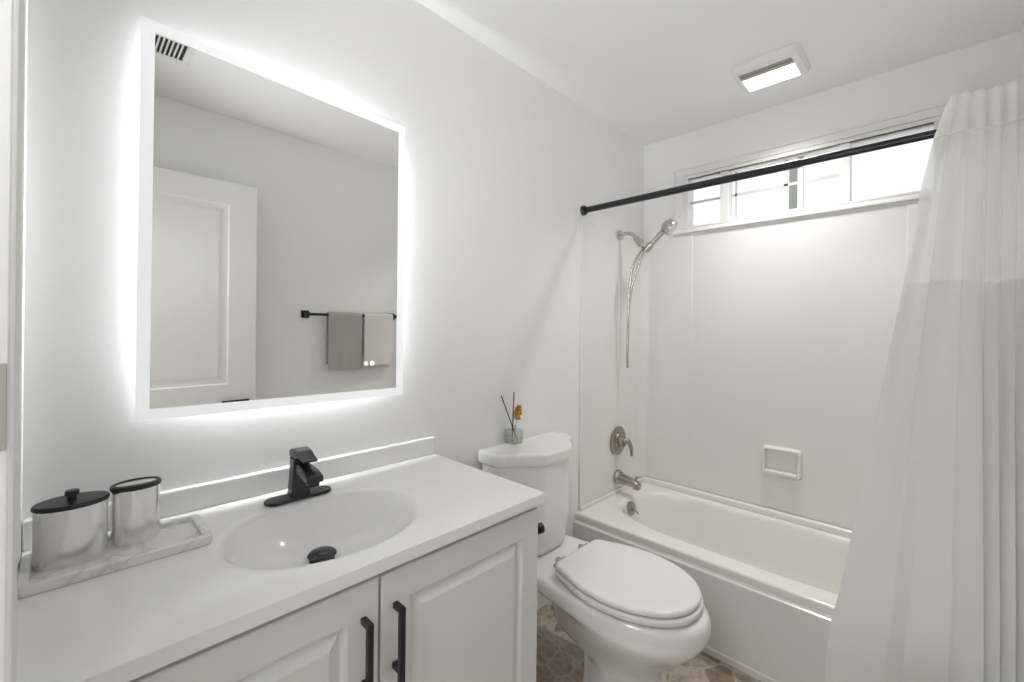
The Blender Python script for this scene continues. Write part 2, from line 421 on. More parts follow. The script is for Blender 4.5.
for (a, b_, hx) in ((XL+0.004, 0.4845, 0.450), (0.4905, VX1-0.001, 0.5215)):
    bm = newbm(); dw = b_-a; dh = 0.700
    panel_face(bm, dw, dh, 0.020, [(0.066, dw-0.066, 0.066, dh-0.066)], OFF, lambda x, y, z: (a+x, VYF-0.0215+y, 0.122+z))
    d = obj('door', bm, CAB, van, smooth=25)
    bm = newbm(); yf = VYF-0.0215
    box(bm, hx-0.006, hx+0.006, yf-0.034, yf-0.022, 0.595, 0.757, 0.0012)
    box(bm, hx-0.006, hx+0.006, yf-0.024, yf, 0.745, 0.757, 0.0012); box(bm, hx-0.006, hx+0.006, yf-0.024, yf, 0.619, 0.631, 0.0012)
    h_ = obj('handle', bm, BLACK, d); h_['label'] = 'black square bar pull'
# hook on the right side of the cabinet
hk = thing('wall_hook', 'small black round hook fixed to right side of white vanity', 'hook', (VX1, -0.515, 0.75))
bm = lathe(newbm(), (VX1, -0.508, 0.740), (1, 0, 0), [(0, 0), (0.024, 0), (0.024, 0.006), (0.021, 0.008), (0, 0.008)], 28)
obj('base_plate', bm, BLACK, hk)
bm = lathe(newbm(), (VX1+0.008, -0.508, 0.740), (1, -0.25, 0.0), [(0, 0), (0.0095, 0), (0.0095, 0.022), (0.014, 0.024), (0.0155, 0.029), (0.0145, 0.042), (0, 0.044)], 24)
obj('peg', bm, BLACK, hk)

# ------------------------------------------------------------------ vanity top with integrated oval bowl
vt = thing('countertop', 'glossy white countertop with moulded oval sink bowl on vanity cabinet', 'countertop', (0.48, -0.28, ZC))
TX0, TX1, TY0, TY1 = XL+0.001, 1.000, -0.560, -0.001
bcx, bcy, ba, bb = 0.480, -0.310, 0.224, 0.182
N = 120
angs = [2*PI*i/N for i in range(N)]
def rect_ring(x0, x1, y0, y1, z, cx, cy):
    pts = []
    for a in angs:
        dx, dy = math.cos(a), math.sin(a)
        tx = ((x1-cx)/dx if dx > 1e-9 else ((x0-cx)/dx if dx < -1e-9 else 1e9))
        ty = ((y1-cy)/dy if dy > 1e-9 else ((y0-cy)/dy if dy < -1e-9 else 1e9))
        t = min(tx, ty); pts.append(Vector((cx+dx*t, cy+dy*t, z)))
    for c in ((x0, y0), (x1, y0), (x0, y1), (x1, y1)):
        k = min(range(N), key=lambda i: (pts[i].x-c[0])**2 + (pts[i].y-c[1])**2)
        pts[k] = Vector((c[0], c[1], z))
    return pts
def sup_ring(cx, cy, a, b, z, n=2.0, ex=0, ey=0):
    pts = []
    for t in angs:
        c, s_ = math.cos(t), math.sin(t)
        # point of the superellipse at polar angle t of its bounding direction
        d = (abs(c/a)**n + abs(s_/b)**n)**(-1/n)
        pts.append(Vector((cx+ex + c*d, cy+ey + s_*d, z)))
    return pts
bm = newbm()
E_ = 0.003
rings = [rect_ring(TX0+0.03, TX1-0.02, TY0+0.03, TY1-0.02, ZC-0.028, bcx, bcy), rect_ring(TX0, TX1, TY0, TY1, ZC-0.028, bcx, bcy),
         rect_ring(TX0, TX1, TY0, TY1, ZC-E_, bcx, bcy), rect_ring(TX0+E_*.3, TX1-E_*.3, TY0+E_*.3, TY1, ZC-E_*.3, bcx, bcy), rect_ring(TX0+E_, TX1-E_, TY0+E_, TY1, ZC, bcx, bcy)]
for sc_, dz in ((1.10, 0), (1.05, -0.0006), (1.015, -0.0025), (0.985, -0.0065), (0.95, -0.014), (0.90, -0.027), (0.82, -0.047), (0.70, -0.071), (0.56, -0.092), (0.40, -0.107), (0.24, -0.115), (0.10, -0.118)):
    sh = (1-sc_)*0.055
    rings.append(sup_ring(bcx, bcy, ba*sc_, bb*sc_, ZC+dz, 2.0, 0.0, max(sh, 0)))
loft(bm, rings, cap0=False)
obj('basin_slab', bm, TOP, vt, smooth=40)
bm = newbm(); box(bm, TX0, TX1, -0.022, -0.001, ZC-0.001, 0.929, 0.005, 3)
obj('backsplash', bm, TOP, vt)
ZD = ZC-0.118
dcy = bcy+0.05
bm = lathe(newbm(), (bcx+0.006, dcy, ZD+0.001), (0, 0, 1), [(0, 0), (0.030, 0), (0.030, 0.002), (0.024, 0.004), (0.012, 0.006), (0.012, 0.012), (0.033, 0.013), (0.0345, 0.016), (0.030, 0.021), (0.018, 0.0245), (0.0, 0.0255)], 36)
ds = obj('drain_stopper', bm, BLACKG, vt); ds['label'] = 'black pop up drain stopper'

# faucet
fx, fy = 0.483, -0.108
fa = thing('faucet', 'matte black single lever faucet on oval deck plate behind the sink', 'faucet', (fx, fy, ZC))
hx_, hy_ = 0.087, 0.027
bm = slab(newbm(), rrect(fx, fy, hx_, hy_, 0.0269, 10), ZC, ZC+0.009, 0.003)
obj('deck_plate', bm, BLACK, fa)
bm = newbm(); rings = []
for z, hw, hd_, sh in ((ZC+0.008, 0.0255, 0.0235, 0), (ZC+0.02, 0.0245, 0.0225, 0), (ZC+0.06, 0.0225, 0.0215, -0.002), (ZC+0.095, 0.0215, 0.0215, -0.004), (ZC+0.112, 0.0215, 0.0220, -0.005)):
    rings.append([(x, y, z) for x, y in rrect(fx, fy+sh, hw, hd_, 0.010, 6)])
loft(bm, rings); obj('body', bm, BLACKG, fa)
bm = newbm(); rings = []
for t, hw, hh in ((0, 0.017, 0.016), (0.3, 0.0175, 0.0155), (0.7, 0.0205, 0.0125), (0.93, 0.0215, 0.0095), (1, 0.0205, 0.008)):
    y = fy-0.012 - 0.100*t; zc = ZC+0.086 - 0.011*t + 0.003*math.sin(PI*t)
    rings.append([(fx + px, y, zc + pz) for px, pz in rrect(0, 0, hw, hh, min(hw, hh)*0.45, 5)])
loft(bm, rings)
box(bm, fx-0.0135, fx+0.0135, fy-0.108, fy-0.082, ZC+0.055, ZC+0.068, 0.003)
obj('spout', bm, BLACKG, fa)
bm = newbm(); rings = []
for y, z0, z1, hw in ((0.022, 0.112, 0.126, 0.0195), (0.016, 0.1125, 0.134, 0.0215), (-0.004, 0.1130, 0.138, 0.0220), (-0.024, 0.1130, 0.136, 0.0220), (-0.032, 0.118, 0.134, 0.0215), (-0.050, 0.118, 0.127, 0.0200), (-0.070, 0.1145, 0.1205, 0.0185), (-0.078, 0.1135, 0.1185, 0.0175)):
    rings.append([(fx+px, fy-0.004+y, ZC+(z0+z1)/2+pz) for px, pz in rrect(0, 0, hw, (z1-z0)/2, min((z1-z0)/2*0.7, 0.006), 5)])
loft(bm, rings); obj('lever_handle', bm, BLACKG, fa)

# tray and canisters
ty = thing('tray', 'rectangular white marble tray with grey veins at left end of countertop', 'tray', (0.12, -0.175, ZC))
bm = newbm()
o0, o1, o2 = rrect(0.115, -0.172, 0.141, 0.078, 0.012), rrect(0.115, -0.172, 0.139, 0.076, 0.010), rrect(0.115, -0.172, 0.128, 0.065, 0.008)
o3 = rrect(0.115, -0.172, 0.126, 0.063, 0.008)
loft(bm, [[(x, y, z) for x, y in o] for o, z in ((o1, ZC+0.0002), (o0, ZC+0.002), (o0, ZC+0.018), (o1, ZC+0.020), (o2, ZC+0.020), (o3, ZC+0.018), (o3, ZC+0.009))])
obj('tray_body', bm, MARB, ty)
TZ = ZC+0.0092
def oval(bm, cx, cy, a, b, prof, rot=0, n=48):
    rings = []
    for k, z in prof:
        rings.append([(cx + (a*k*math.cos(t)*math.cos(rot) - b*k*math.sin(t)*math.sin(rot)), cy + (a*k*math.cos(t)*math.sin(rot) + b*k*math.sin(t)*math.cos(rot)), z) for t in [2*PI*i/n for i in range(n)]])
    loft(bm, rings); return bm
c1x, c1y = 0.042, -0.152
k1 = thing('canister', 'wide oval polished steel jar with black knobbed lid on marble tray', 'canister', (c1x, c1y, TZ))
obj('body', oval(newbm(), c1x, c1y, 0.0525, 0.038, [(0.94, TZ), (0.98, TZ+0.003), (1, TZ+0.008), (1, TZ+0.107), (0.97, TZ+0.109)], 0.0), STEEL, k1)
l_ = obj('lid', oval(newbm(), c1x, c1y, 0.055, 0.0405, [(0.97, TZ+0.108), (1, TZ+0.110), (1, TZ+0.114), (0.96, TZ+0.117), (0.6, TZ+0.1175), (0.1, TZ+0.1175)], 0.0), BLACK, k1)
bm = lathe(newbm(), (c1x, c1y, TZ+0.1175), (0, 0, 1), [(0, 0), (0.0065, 0), (0.0065, 0.008), (0.0105, 0.009), (0.0105, 0.016), (0.009, 0.018), (0, 0.018)], 28)
obj('knob', bm, BLACK, l_)
c2x, c2y = 0.139, -0.138
k2 = thing('tumbler', 'narrower oval polished steel jar with flat slotted black lid on marble tray', 'tumbler', (c2x, c2y, TZ))
obj('body', oval(newbm(), c2x, c2y, 0.0405, 0.030, [(0.94, TZ), (0.98, TZ+0.003), (1, TZ+0.008), (1, TZ+0.1130), (0.97, TZ+0.1150)], 0.0), STEEL, k2)
l_ = obj('lid', oval(newbm(), c2x, c2y, 0.0425, 0.032, [(0.97, TZ+0.1140), (1, TZ+0.1160), (1, TZ+0.1210), (0.95, TZ+0.1240), (0.84, TZ+0.1240), (0.80, TZ+0.1220), (0.1, TZ+0.1220)], 0.0), BLACK, k2)
obj('lid_plate', oval(newbm(), c2x, c2y, 0.033, 0.013, [(0.9, TZ+0.1218), (1, TZ+0.1225), (0.95, TZ+0.1235), (0.1, TZ+0.1235)], 0.0), STEEL, l_)

# ------------------------------------------------------------------ LED mirror
mi = thing('led_mirror', 'frameless rectangular backlit mirror with glowing edges on wall above sink', 'mirror', (0.50, 0, 1.57))
TL, TR, BR, BL = (0.1735, 2.030), (0.8275, 2.008), (0.8275, 1.129), (0.1705, 1.136)
def off(q, d):
    cx, cz = 0.5, 1.57
    return [(x + (d if x > cx else -d), z + (d if z > cz else -d)) for x, z in q]
Q = [TL, TR, BR, BL]; bd = 0.026
bm = newbm(); f = [bm.verts.new((x, -0.0300, z)) for x, z in Q]; g = [bm.verts.new((x, -0.0262, z)) for x, z in Q]
bm.faces.new(f); bm.faces.new(g[::-1])
for i in range(4): bm.faces.new((f[i], f[(i+1) % 4], g[(i+1) % 4], g[i]))
obj('mirror_glass', bm, MIRR, mi, smooth=0)
bm = newbm(); O = off(Q, bd)
loft(bm, [[(x, -0.0262, z) for x, z in Q], [(x, -0.0300, z) for x, z in Q], [(x, -0.0300, z) for x, z in O], [(x, -0.0262, z) for x, z in O]], cap0=False, cap1=False)
b_ = obj('lit_border', bm, BORD, mi, smooth=0); b_['label'] = 'frosted glowing border'
bm = newbm(); I1 = off(Q, -0.066)
loft(bm, [[(x, -0.0260, z) for x, z in I1], [(x, -0.0005, z) for x, z in I1]])
obj('backing_case', bm, PLAST, mi, smooth=0)
for i in range(4):
    a_, c_ = off(Q, -0.064)[i], off(Q, -0.064)[(i+1) % 4]
    bm = newbm(); d = Vector((c_[0]-a_[0], 0, c_[1]-a_[1])).normalized(); n_ = Vector((-d.z, 0, d.x))
    h0, h1 = 0.002, 0.0
    A, B = Vector((a_[0], 0, a_[1])), Vector((c_[0], 0, c_[1]))
    rings = [[P + n_*s1 + Vector((0, yy, 0)) for s1, yy in ((-0.0015, -0.020), (0.0015, -0.020), (0.0015, -0.008), (-0.0015, -0.008))] for P in (A, B)]
    loft(bm, rings); obj('led_strip', bm, LEDM, mi, smooth=0)
for bx, m_, lb in ((0.716, BTNV, 'glowing violet touch button'), (0.738, BTNW, 'glowing white touch button')):
    bm = lathe(newbm(), (bx, -0.0300, 1.2175), (0, -1, 0), [(0, 0), (0.0075, 0), (0.0075, 0.0006), (0, 0.0006)], 20)
    o = obj('touch_button', bm, m_, mi); o['label'] = lb

# ------------------------------------------------------------------ ceiling vent (in mirror) and fan light
cv = thing('ceiling_vent', 'white louvred ceiling register reflected in top corner of mirror', 'vent', (0.25, -1.05, H))
vx0, vx1, vy0, vy1 = 0.09, 0.415, -1.150, -0.955
bm = newbm()
box(bm, vx0, vx1, vy0, vy0+0.032, H-0.008, H, 0.002); box(bm, vx0, vx1, vy1-0.022, vy1, H-0.008, H, 0.002)
box(bm, vx0, vx0+0.03, vy0+0.032, vy1-0.022, H-0.008, H, 0.002); box(bm, vx1-0.03, vx1, vy0+0.032, vy1-0.022, H-0.008, H, 0.002)
obj('vent_frame', bm, PLAST, cv)
bm = newbm(); box(bm, vx0+0.03, vx1-0.03, vy0+0.032, vy1-0.022, H-0.002, H); obj('duct_opening', bm, DARK, cv)
bm = newbm()
n_ = 17
for i in range(1, n_):
    x = vx0+0.03 + (vx1-vx0-0.06)*i/n_
    box(bm, x-0.0030, x+0.0030, vy0+0.032, vy1-0.022, H-0.007, H-0.0015)
obj('vent_slats', bm, PLAST, cv)

fl = thing('fan_light', 'white square ceiling exhaust fan with lit lens above the bathtub', 'fan light', (2.24, -0.815, H))
lx0, lx1, ly0, ly1 = 2.112, 2.368, -0.950, -0.678
cxl, cyl = (lx0+lx1)/2, (ly0+ly1)/2
bm = newbm()
o = rrect(cxl, cyl, (lx1-lx0)/2, (ly1-ly0)/2, 0.03); o_ = rrect(cxl, cyl, (lx1-lx0)/2-0.012, (ly1-ly0)/2-0.012, 0.022)
hole = (2.168, 2.346, -0.912, -0.702)
hl = rrect((hole[0]+hole[1])/2, (hole[2]+hole[3])/2, (hole[1]-hole[0])/2, (hole[3]-hole[2])/2, 0.006)
loft(bm, [[(x, y, z) for x, y in p] for p, z in ((o, H-0.0005), (o, H-0.010), (o_, H-0.024), (hl, H-0.024), (hl, H-0.004))], cap0=False, cap1=True)
obj('grille_cover', bm, PLAST, fl)
bm = newbm(); box(bm, 2.222, 2.346, -0.912, -0.702, H-0.0245, H-0.012, 0.002); obj('light_lens', bm, LENS, fl)
bm = newbm()
box(bm, 2.180, 2.188, -0.912, -0.702, H-0.022, H-0.014); box(bm, 2.200, 2.222, -0.912, -0.702, H-0.024, H-0.012)
box(bm, 2.168, 2.200, -0.812, -0.804, H-0.022, H-0.014)
obj('louver', bm, mat('warm_grey_plastic', (0.42, 0.38, 0.34), 0.5), fl)
bm = newbm(); box(bm, 2.168, 2.222, -0.912, -0.702, H-0.008, H-0.0045); obj('fan_opening', bm, DARK, fl)

hl_ = thing('hall_fill_lamp', 'added round white fill lamp on the unseen hallway ceiling', 'ceiling lamp', (-0.75, -1.0, H))  # fixture made up for the hall fill, out of view
obj('fill_lamp_base', lathe(newbm(), (-0.75, -1.0, H), (0, 0, -1), [(0, 0), (0.15, 0), (0.15, 0.02), (0.14, 0.025), (0, 0.025)], 32), PLAST, hl_)
obj('fill_lamp_shade', lathe(newbm(), (-0.75, -1.0, H-0.025), (0, 0, -1), [(0.13, 0), (0.125, 0.02), (0.10, 0.04), (0.05, 0.052), (0, 0.055)], 32), HALL, hl_)

# ------------------------------------------------------------------ towel bar and towels (on the wall opposite the mirror)
tb = thing('towel_bar', 'black towel bar with square end posts on wall opposite the mirror', 'towel bar', (1.38, -W, 1.415))
by, bz = -1.540, 1.416
bm = tube(newbm(), [(1.094, by, bz), (1.714, by, bz)], 0.0085, 16, 1); obj('bar', bm, BLACK, tb)
for px in (1.097, 1.712):
    bm = newbm(); box(bm, px-0.024, px+0.024, -W, -W+0.010, bz-0.024, bz+0.024, 0.002); box(bm, px-0.012, px+0.012, -W+0.010, by+0.013, bz-0.013, bz+0.013, 0.002)
    obj('post', bm, BLACK, tb)
def towel(name, label, m, x0, x1, zf, zb, seed):
    rnd = random.Random(seed)
    bm = newbm(); th = 0.009; ri = 0.0095
    inner = []; outer = []
    zs = [zf + (bz-zf)*i/14 for i in range(15)]
    cl = [(by+ri, z) for z in zs] + [(by+ri*math.cos(PI*i/8), bz+ri*math.sin(PI*i/8)) for i in range(1, 8)] + [(by-ri, bz-(bz-zb)*i/14) for i in range(15)]
    out = [(by+ri+th, z) for z in zs] + [(by+(ri+th)*math.cos(PI*i/8), bz+(ri+th)*math.sin(PI*i/8)) for i in range(1, 8)] + [(by-ri-th, bz-(bz-zb)*i/14) for i in range(15)]
    rings = []; nx = 18
    for i in range(nx+1):
        x = x0 + (x1-x0)*i/nx; r = []
        e = 0.003*math.sin(i*0.9+seed) + 0.002*math.sin(i*2.1)
        for (y, z) in cl: r.append((x, y + (max(0, e*(bz-z)*2) if y > by else 0), z))
        for (y, z) in out[::-1]:
            band = 0.0015 if (y > by and abs(z-(zf+(bz-zf)*0.56)) < 0.012) else 0
            r.append((x, y + (max(0, e*(bz-z)*2)-band if y > by else 0), z))
        rings.append(r)
    loft(bm, rings)
    return tag(obj(name, bm, m, smooth=50), label, 'towel')
towel('hand_towel', 'grey folded hand towel hanging over black towel bar', GREYT, 1.225, 1.452, 1.055, 1.09, 1)
towel('hand_towel', 'white folded hand towel hanging over black towel bar', WHITT, 1.473, 1.690, 1.072, 1.05, 4)

# ------------------------------------------------------------------ toilet
TXC = 1.462
to = thing('toilet', 'white elongated two piece toilet with closed lid beside bathtub', 'toilet', (TXC, -0.40, 0))
def tank_outline(hw, back, ends, bulge, ns=40):
    pts = []
    r = 0.035
    def front(x):
        a = abs(x)/hw
        t = min(max((0.90-a)/(0.90-0.28), 0), 1); t = t*t*(3-2*t)
        return ends - bulge*t - 0.006*(1-a*a)
    # back-right to back-left, then front left to right
    for i in range(7):
        a = PI/2*i/6; pts.append((TXC+hw-r*0.6+r*0.6*math.cos(a), back-r*0.6+r*0.6*math.sin(a)))
    for i in range(7):
        a = PI/2+PI/2*i/6; pts.append((TXC-hw+r*0.6+r*0.6*math.cos(a), back-r*0.6+r*0.6*math.sin(a)))
    ye = front(hw)
    for i in range(7):
        a = PI+PI/2*i/6; pts.append((TXC-hw+r+r*math.cos(a), ye+r+r*math.sin(a)))
    for i in range(1, ns):
        x = -hw+r + (2*hw-2*r)*i/ns; pts.append((TXC+x, front(x)))
    for i in range(7):
        a = 1.5*PI+PI/2*i/6; pts.append((TXC+hw-r+r*math.cos(a), ye+r+r*math.sin(a)))
    return pts
bm = newbm()
rings = []
for z, hw, ba_, e_, bu in ((0.408, 0.185, -0.03, -0.150, 0.045), (0.415, 0.195, -0.025, -0.155, 0.055), (0.45, 0.210, -0.022, -0.158, 0.065), (0.60, 0.224, -0.020, -0.152, 0.078), (0.784, 0.234, -0.018, -0.140, 0.090)):
    rings.append([(x, y, z) for x, y in tank_outline(hw, ba_, e_, bu)])
loft(bm, rings); obj('tank', bm, PORC, to, smooth=50)
bm = slab(newbm(), tank_outline(0.250, -0.008, -0.150, 0.096), 0.784, 0.838, 0.014)
obj('tank_lid', bm, PORC, to, smooth=60)
def egg(yb, yf, hw, hb, tmax=0.45, n=28):
    """outline: back edge at yb (half width hb), widest hw, front tip at yf"""
    L = yb-yf; ym = yb - L*tmax; pts = []
    right = []
    r = 0.03
    for i in range(6):
        a = PI/2 - PI/2*i/5
        right.append((hb-r+r*math.cos(a), yb-r+r*math.sin(a)))
    for i in range(1, n//2+1):
        t = i/(n//2); y = (yb-r) + (ym-(yb-r))*t
        right.append((hb + (hw-hb)*math.sin(PI/2*t), y))
    for i in range(1, n+1):
        a = PI/2*i/n
        right.append((hw*math.cos(a)**0.92, ym - (L*(1-tmax))*math.sin(a)))
    pts = [(TXC+x, y) for x, y in right] + [(TXC-x, y) for x, y in right[-2::-1]]
    return pts
bm = newbm(); rings = []
for z, yb, yf, hw, hb, tm in ((0.0, -0.397, -0.712, 0.108, 0.055, 0.5), (0.012, -0.397, -0.713, 0.109, 0.055, 0.5), (0.020, -0.399, -0.709, 0.105, 0.053, 0.5), (0.10, -0.400, -0.706, 0.104, 0.052, 0.5), (0.145, -0.395, -0.704, 0.106, 0.052, 0.5),
                           (0.162, -0.345, -0.708, 0.112, 0.070, 0.5), (0.180, -0.300, -0.718, 0.122, 0.082, 0.52), (0.205, -0.285, -0.732, 0.136, 0.088, 0.54), (0.24, -0.28, -0.758, 0.158, 0.092, 0.55), (0.275, -0.275, -0.795, 0.180, 0.095, 0.56), (0.305, -0.27, -0.828, 0.196, 0.098, 0.56), (0.332, -0.25, -0.843, 0.205, 0.105, 0.56), (0.346, -0.17, -0.846, 0.208, 0.125, 0.56), (0.356, -0.07, -0.847, 0.210, 0.145, 0.57), (0.366, -0.045, -0.847, 0.210, 0.153, 0.57), (0.385, -0.035, -0.846, 0.208, 0.155, 0.57), (0.400, -0.037, -0.838, 0.203, 0.152, 0.57), (0.4075, -0.06, -0.82, 0.188, 0.14, 0.57)):
    rings.append([(x, y, z) for x, y in egg(yb, yf, hw, hb, tm)])
loft(bm, rings); obj('bowl', bm, PORC, to, smooth=60)
bm = slab(newbm(), egg(-0.335, -0.822, 0.203, 0.150, 0.46), 0.412, 0.4355, 0.008); obj('seat', bm, SEATM, to, smooth=60)
ol = egg(-0.335, -0.815, 0.198, 0.150, 0.46)
bm = newbm(); rings = []
cyo = -0.58
for k, z in ((0.985, 0.4395), (1.0, 0.4425), (1.0, 0.4500), (0.985, 0.4555), (0.955, 0.4580), (0.85, 0.4600), (0.5, 0.4620), (0.1, 0.4625)):
    rings.append([(TXC+(x-TXC)*k, cyo+(y-cyo)*k, z) for x, y in ol])
loft(bm, rings); obj('lid', bm, SEATM, to, smooth=60)
for sx in (-0.075, 0.075):
    bm = lathe(newbm(), (TXC+sx, -0.305, 0.406), (0, 0, 1), [(0, 0), (0.018, 0), (0.018, 0.006), (0.012, 0.010), (0.011, 0.028), (0.008, 0.034), (0, 0.035)], 24)
    tube(bm, [(TXC+sx-0.022, -0.322, 0.438), (TXC+sx+0.022, -0.322, 0.438)], 0.008, 12, 1)
    box(bm, TXC+sx-0.009, TXC+sx+0.009, -0.345, -0.300, 0.428, 0.440, 0.003)
    h_ = obj('hinge', bm, NICKL, to); h_['label'] = 'brushed metal seat hinge'
# supply valve at the wall
sv = thing('supply_valve', 'small metal water supply valve low on wall behind toilet', 'valve', (1.20, 0, 0.17))
bm = lathe(newbm(), (1.20, 0, 0.17), (0, -1, 0), [(0, 0), (0.028, 0), (0.026, 0.006), (0.009, 0.008), (0.009, 0.05), (0.013, 0.05), (0.013, 0.075), (0, 0.075)], 20)
obj('valve_body', bm, NICKL, sv)
bm = tube(newbm(), [(1.20, -0.062, 0.18), (1.20, -0.066, 0.26), (1.24, -0.075, 0.34), (1.30, -0.085, 0.40)], 0.006, 10, 6); obj('supply_hose', bm, NICKL, sv)
bm = lathe(newbm(), (1.20, -0.075, 0.17), (0, -1, 0), [(0, 0), (0.006, 0), (0.006, 0.01), (0.018, 0.012), (0.018, 0.022), (0, 0.022)], 16, 1, 0.6); obj('valve_knob', bm, PLAST, sv)

# reed diffuser on the tank
rx, ry, rz = 1.399, -0.043, 0.838
rd = thing('reed_diffuser', 'square clear glass reed diffuser bottle with yellow flower on toilet tank', 'diffuser', (rx, ry, rz))
def sq(h, z, r=0.006): return [(x, y, z) for x, y in rrect(rx, ry, h, h, min(r, h*0.9), 4)]
bm = newbm(); loft(bm, [sq(0.030, rz+0.0005), sq(0.032, rz+0.003), sq(0.032, rz+0.056), sq(0.029, rz+0.061), sq(0.012, rz+0.063, 0.011), sq(0.011, rz+0.078, 0.010), sq(0.009, rz+0.078, 0.008), sq(0.009, rz+0.064, 0.008), sq(0.0285, rz+0.058), sq(0.0285, rz+0.005)])
gl_ = obj('bottle', bm, BOTL, rd, smooth=30)
bm = newbm(); loft(bm, [sq(0.028, rz+0.0055), sq(0.028, rz+0.034)]); obj('liquid', bm, OIL, rd, smooth=30)
for p, q in (((rx+0.020, ry-0.006, rz+0.008), (rx-0.072, ry+0.006, rz+0.214)), ((rx-0.008, ry, rz+0.008), (rx+0.004, ry+0.004, rz+0.222))):
    obj('reed', tube(newbm(), [p, q], 0.0023, 8, 1), REED, rd)
bm = tube(newbm(), [(rx+0.004, ry-0.004, rz+0.02), (rx+0.006, ry-0.004, rz+0.07), (rx+0.020, ry-0.008, rz+0.115)], 0.0012, 6, 4)
rnd = random.Random(3)
for i in range(170):
    u = rnd.random(); a = rnd.random()*2*PI; rr = 0.019*math.sqrt(rnd.random())*(0.45+0.55*math.sin(PI*min(u+.12, 1)))
    p = Vector((rx+0.012+0.014*u + rr*math.cos(a), ry-0.006 + rr*math.sin(a), rz+0.098+0.058*u))
    d = Vector((rnd.uniform(-1, 1), rnd.uniform(-1, 1), rnd.uniform(0, 1.2))).normalized(); a1, b1 = frame_of(d)
    Lp, wp = 0.011+0.006*rnd.random(), 0.0045
    vs = [bm.verts.new(x) for x in (p, p+d*Lp*.5+a1*wp, p+d*Lp+b1*0.002, p+d*Lp*.5-a1*wp)]; bm.faces.new(vs)
obj('dried_flower', bm, YELL, rd, smooth=0)

# ------------------------------------------------------------------ bathtub
tub = thing('bathtub', 'white enamel alcove bathtub with ledged apron along window wall', 'bathtub', (2.27, -0.78, 0))
ox0, ox1, oy0, oy1 = XA, XB-0.0015, -W+0.0015, -0.0015
tcx, tcy, ta, tb_ = 2.303, -0.782, 0.285, 0.682
bm = newbm()
rings = [rect_ring(ox0+0.002, ox1, oy0, oy1, ZT-0.034, tcx, tcy), rect_ring(ox0, ox1, oy0, oy1, ZT-0.030, tcx, tcy), rect_ring(ox0, ox1, oy0, oy1, ZT-0.010, tcx, tcy), rect_ring(ox0+0.003, ox1, oy0, oy1, ZT-0.003, tcx, tcy), rect_ring(ox0+0.011, ox1, oy0, oy1, ZT, tcx, tcy)]
for k, dz, n_ in ((1.045, 0, 3.2), (1.02, -0.001, 3.2), (1.0, -0.005, 3.2), (0.985, -0.013, 3.2), (0.97, -0.03, 3.1), (0.955, -0.07, 3.1), (0.935, -0.14, 3.0), (0.91, -0.22, 3.0), (0.88, -0.27, 3.0), (0.82, -0.305, 2.9), (0.72, -0.318, 2.8), (0.4, -0.325, 2.6), (0.1, -0.326, 2.4)):
    ka = max(k, 0.1); rings.append(sup_ring(tcx, tcy, ta*(1-(1-k)*(1.5 if k > 0.8 else 1.0)), tb_*k, ZT+dz, n_))
loft(bm, rings, cap0=False)
box(bm, XB-0.034, XB-0.0015, oy0, oy1, ZT-0.005, ZT+0.034, 0.012, 4)
box(bm, XA+0.03, XB-0.02, -0.022, -0.0015, ZT-0.005, ZT+0.022, 0.008, 4)
box(bm, XA+0.03, XB-0.02, oy0, oy0+0.022, ZT-0.005, ZT+0.022, 0.008, 4)
obj('basin', bm, TUBM, tub, smooth=50)
prof = [(XA+0.004, ZT-0.031), (XA+0.001, ZT-0.036), (XA-0.002, ZT-0.041), (XA-0.012, ZT-0.046), (XA-0.014, ZT-0.052), (XA-0.010, 0.034), (XA-0.012, 0.028), (XA-0.018, 0.024), (XA-0.018, 0.0), (XA+0.03, 0.0), (XA+0.03, ZT-0.031)]
bm = newbm(); loft(bm, [[(x, y, z) for x, z in prof] for y in (oy0, oy1)])
obj('apron', bm, mat('tub_apron_enamel', (0.80, 0.79, 0.77), 0.2), tub, smooth=30)
# overflow cover with trip lever
ofy = -0.136
ov = thing('overflow_cover', 'round nickel overflow cover with trip lever inside the bathtub end', 'overflow cover', (2.31, ofy, 0.318))
bm = lathe(newbm(), (2.268, ofy, 0.332), (0, -1, 0.12), [(0, -0.012), (0.036, -0.012), (0.037, 0.002), (0.034, 0.006), (0.012, 0.010), (0, 0.0105)], 36); obj('cover_plate', bm, NICK, ov)
bm = tube(newbm(), [(2.268, ofy-0.008, 0.332), (2.268, ofy-0.026, 0.326), (2.268, ofy-0.040, 0.312)], lambda t: 0.006-0.001*t, 12, 4); obj('trip_lever', bm, NICK, ov)

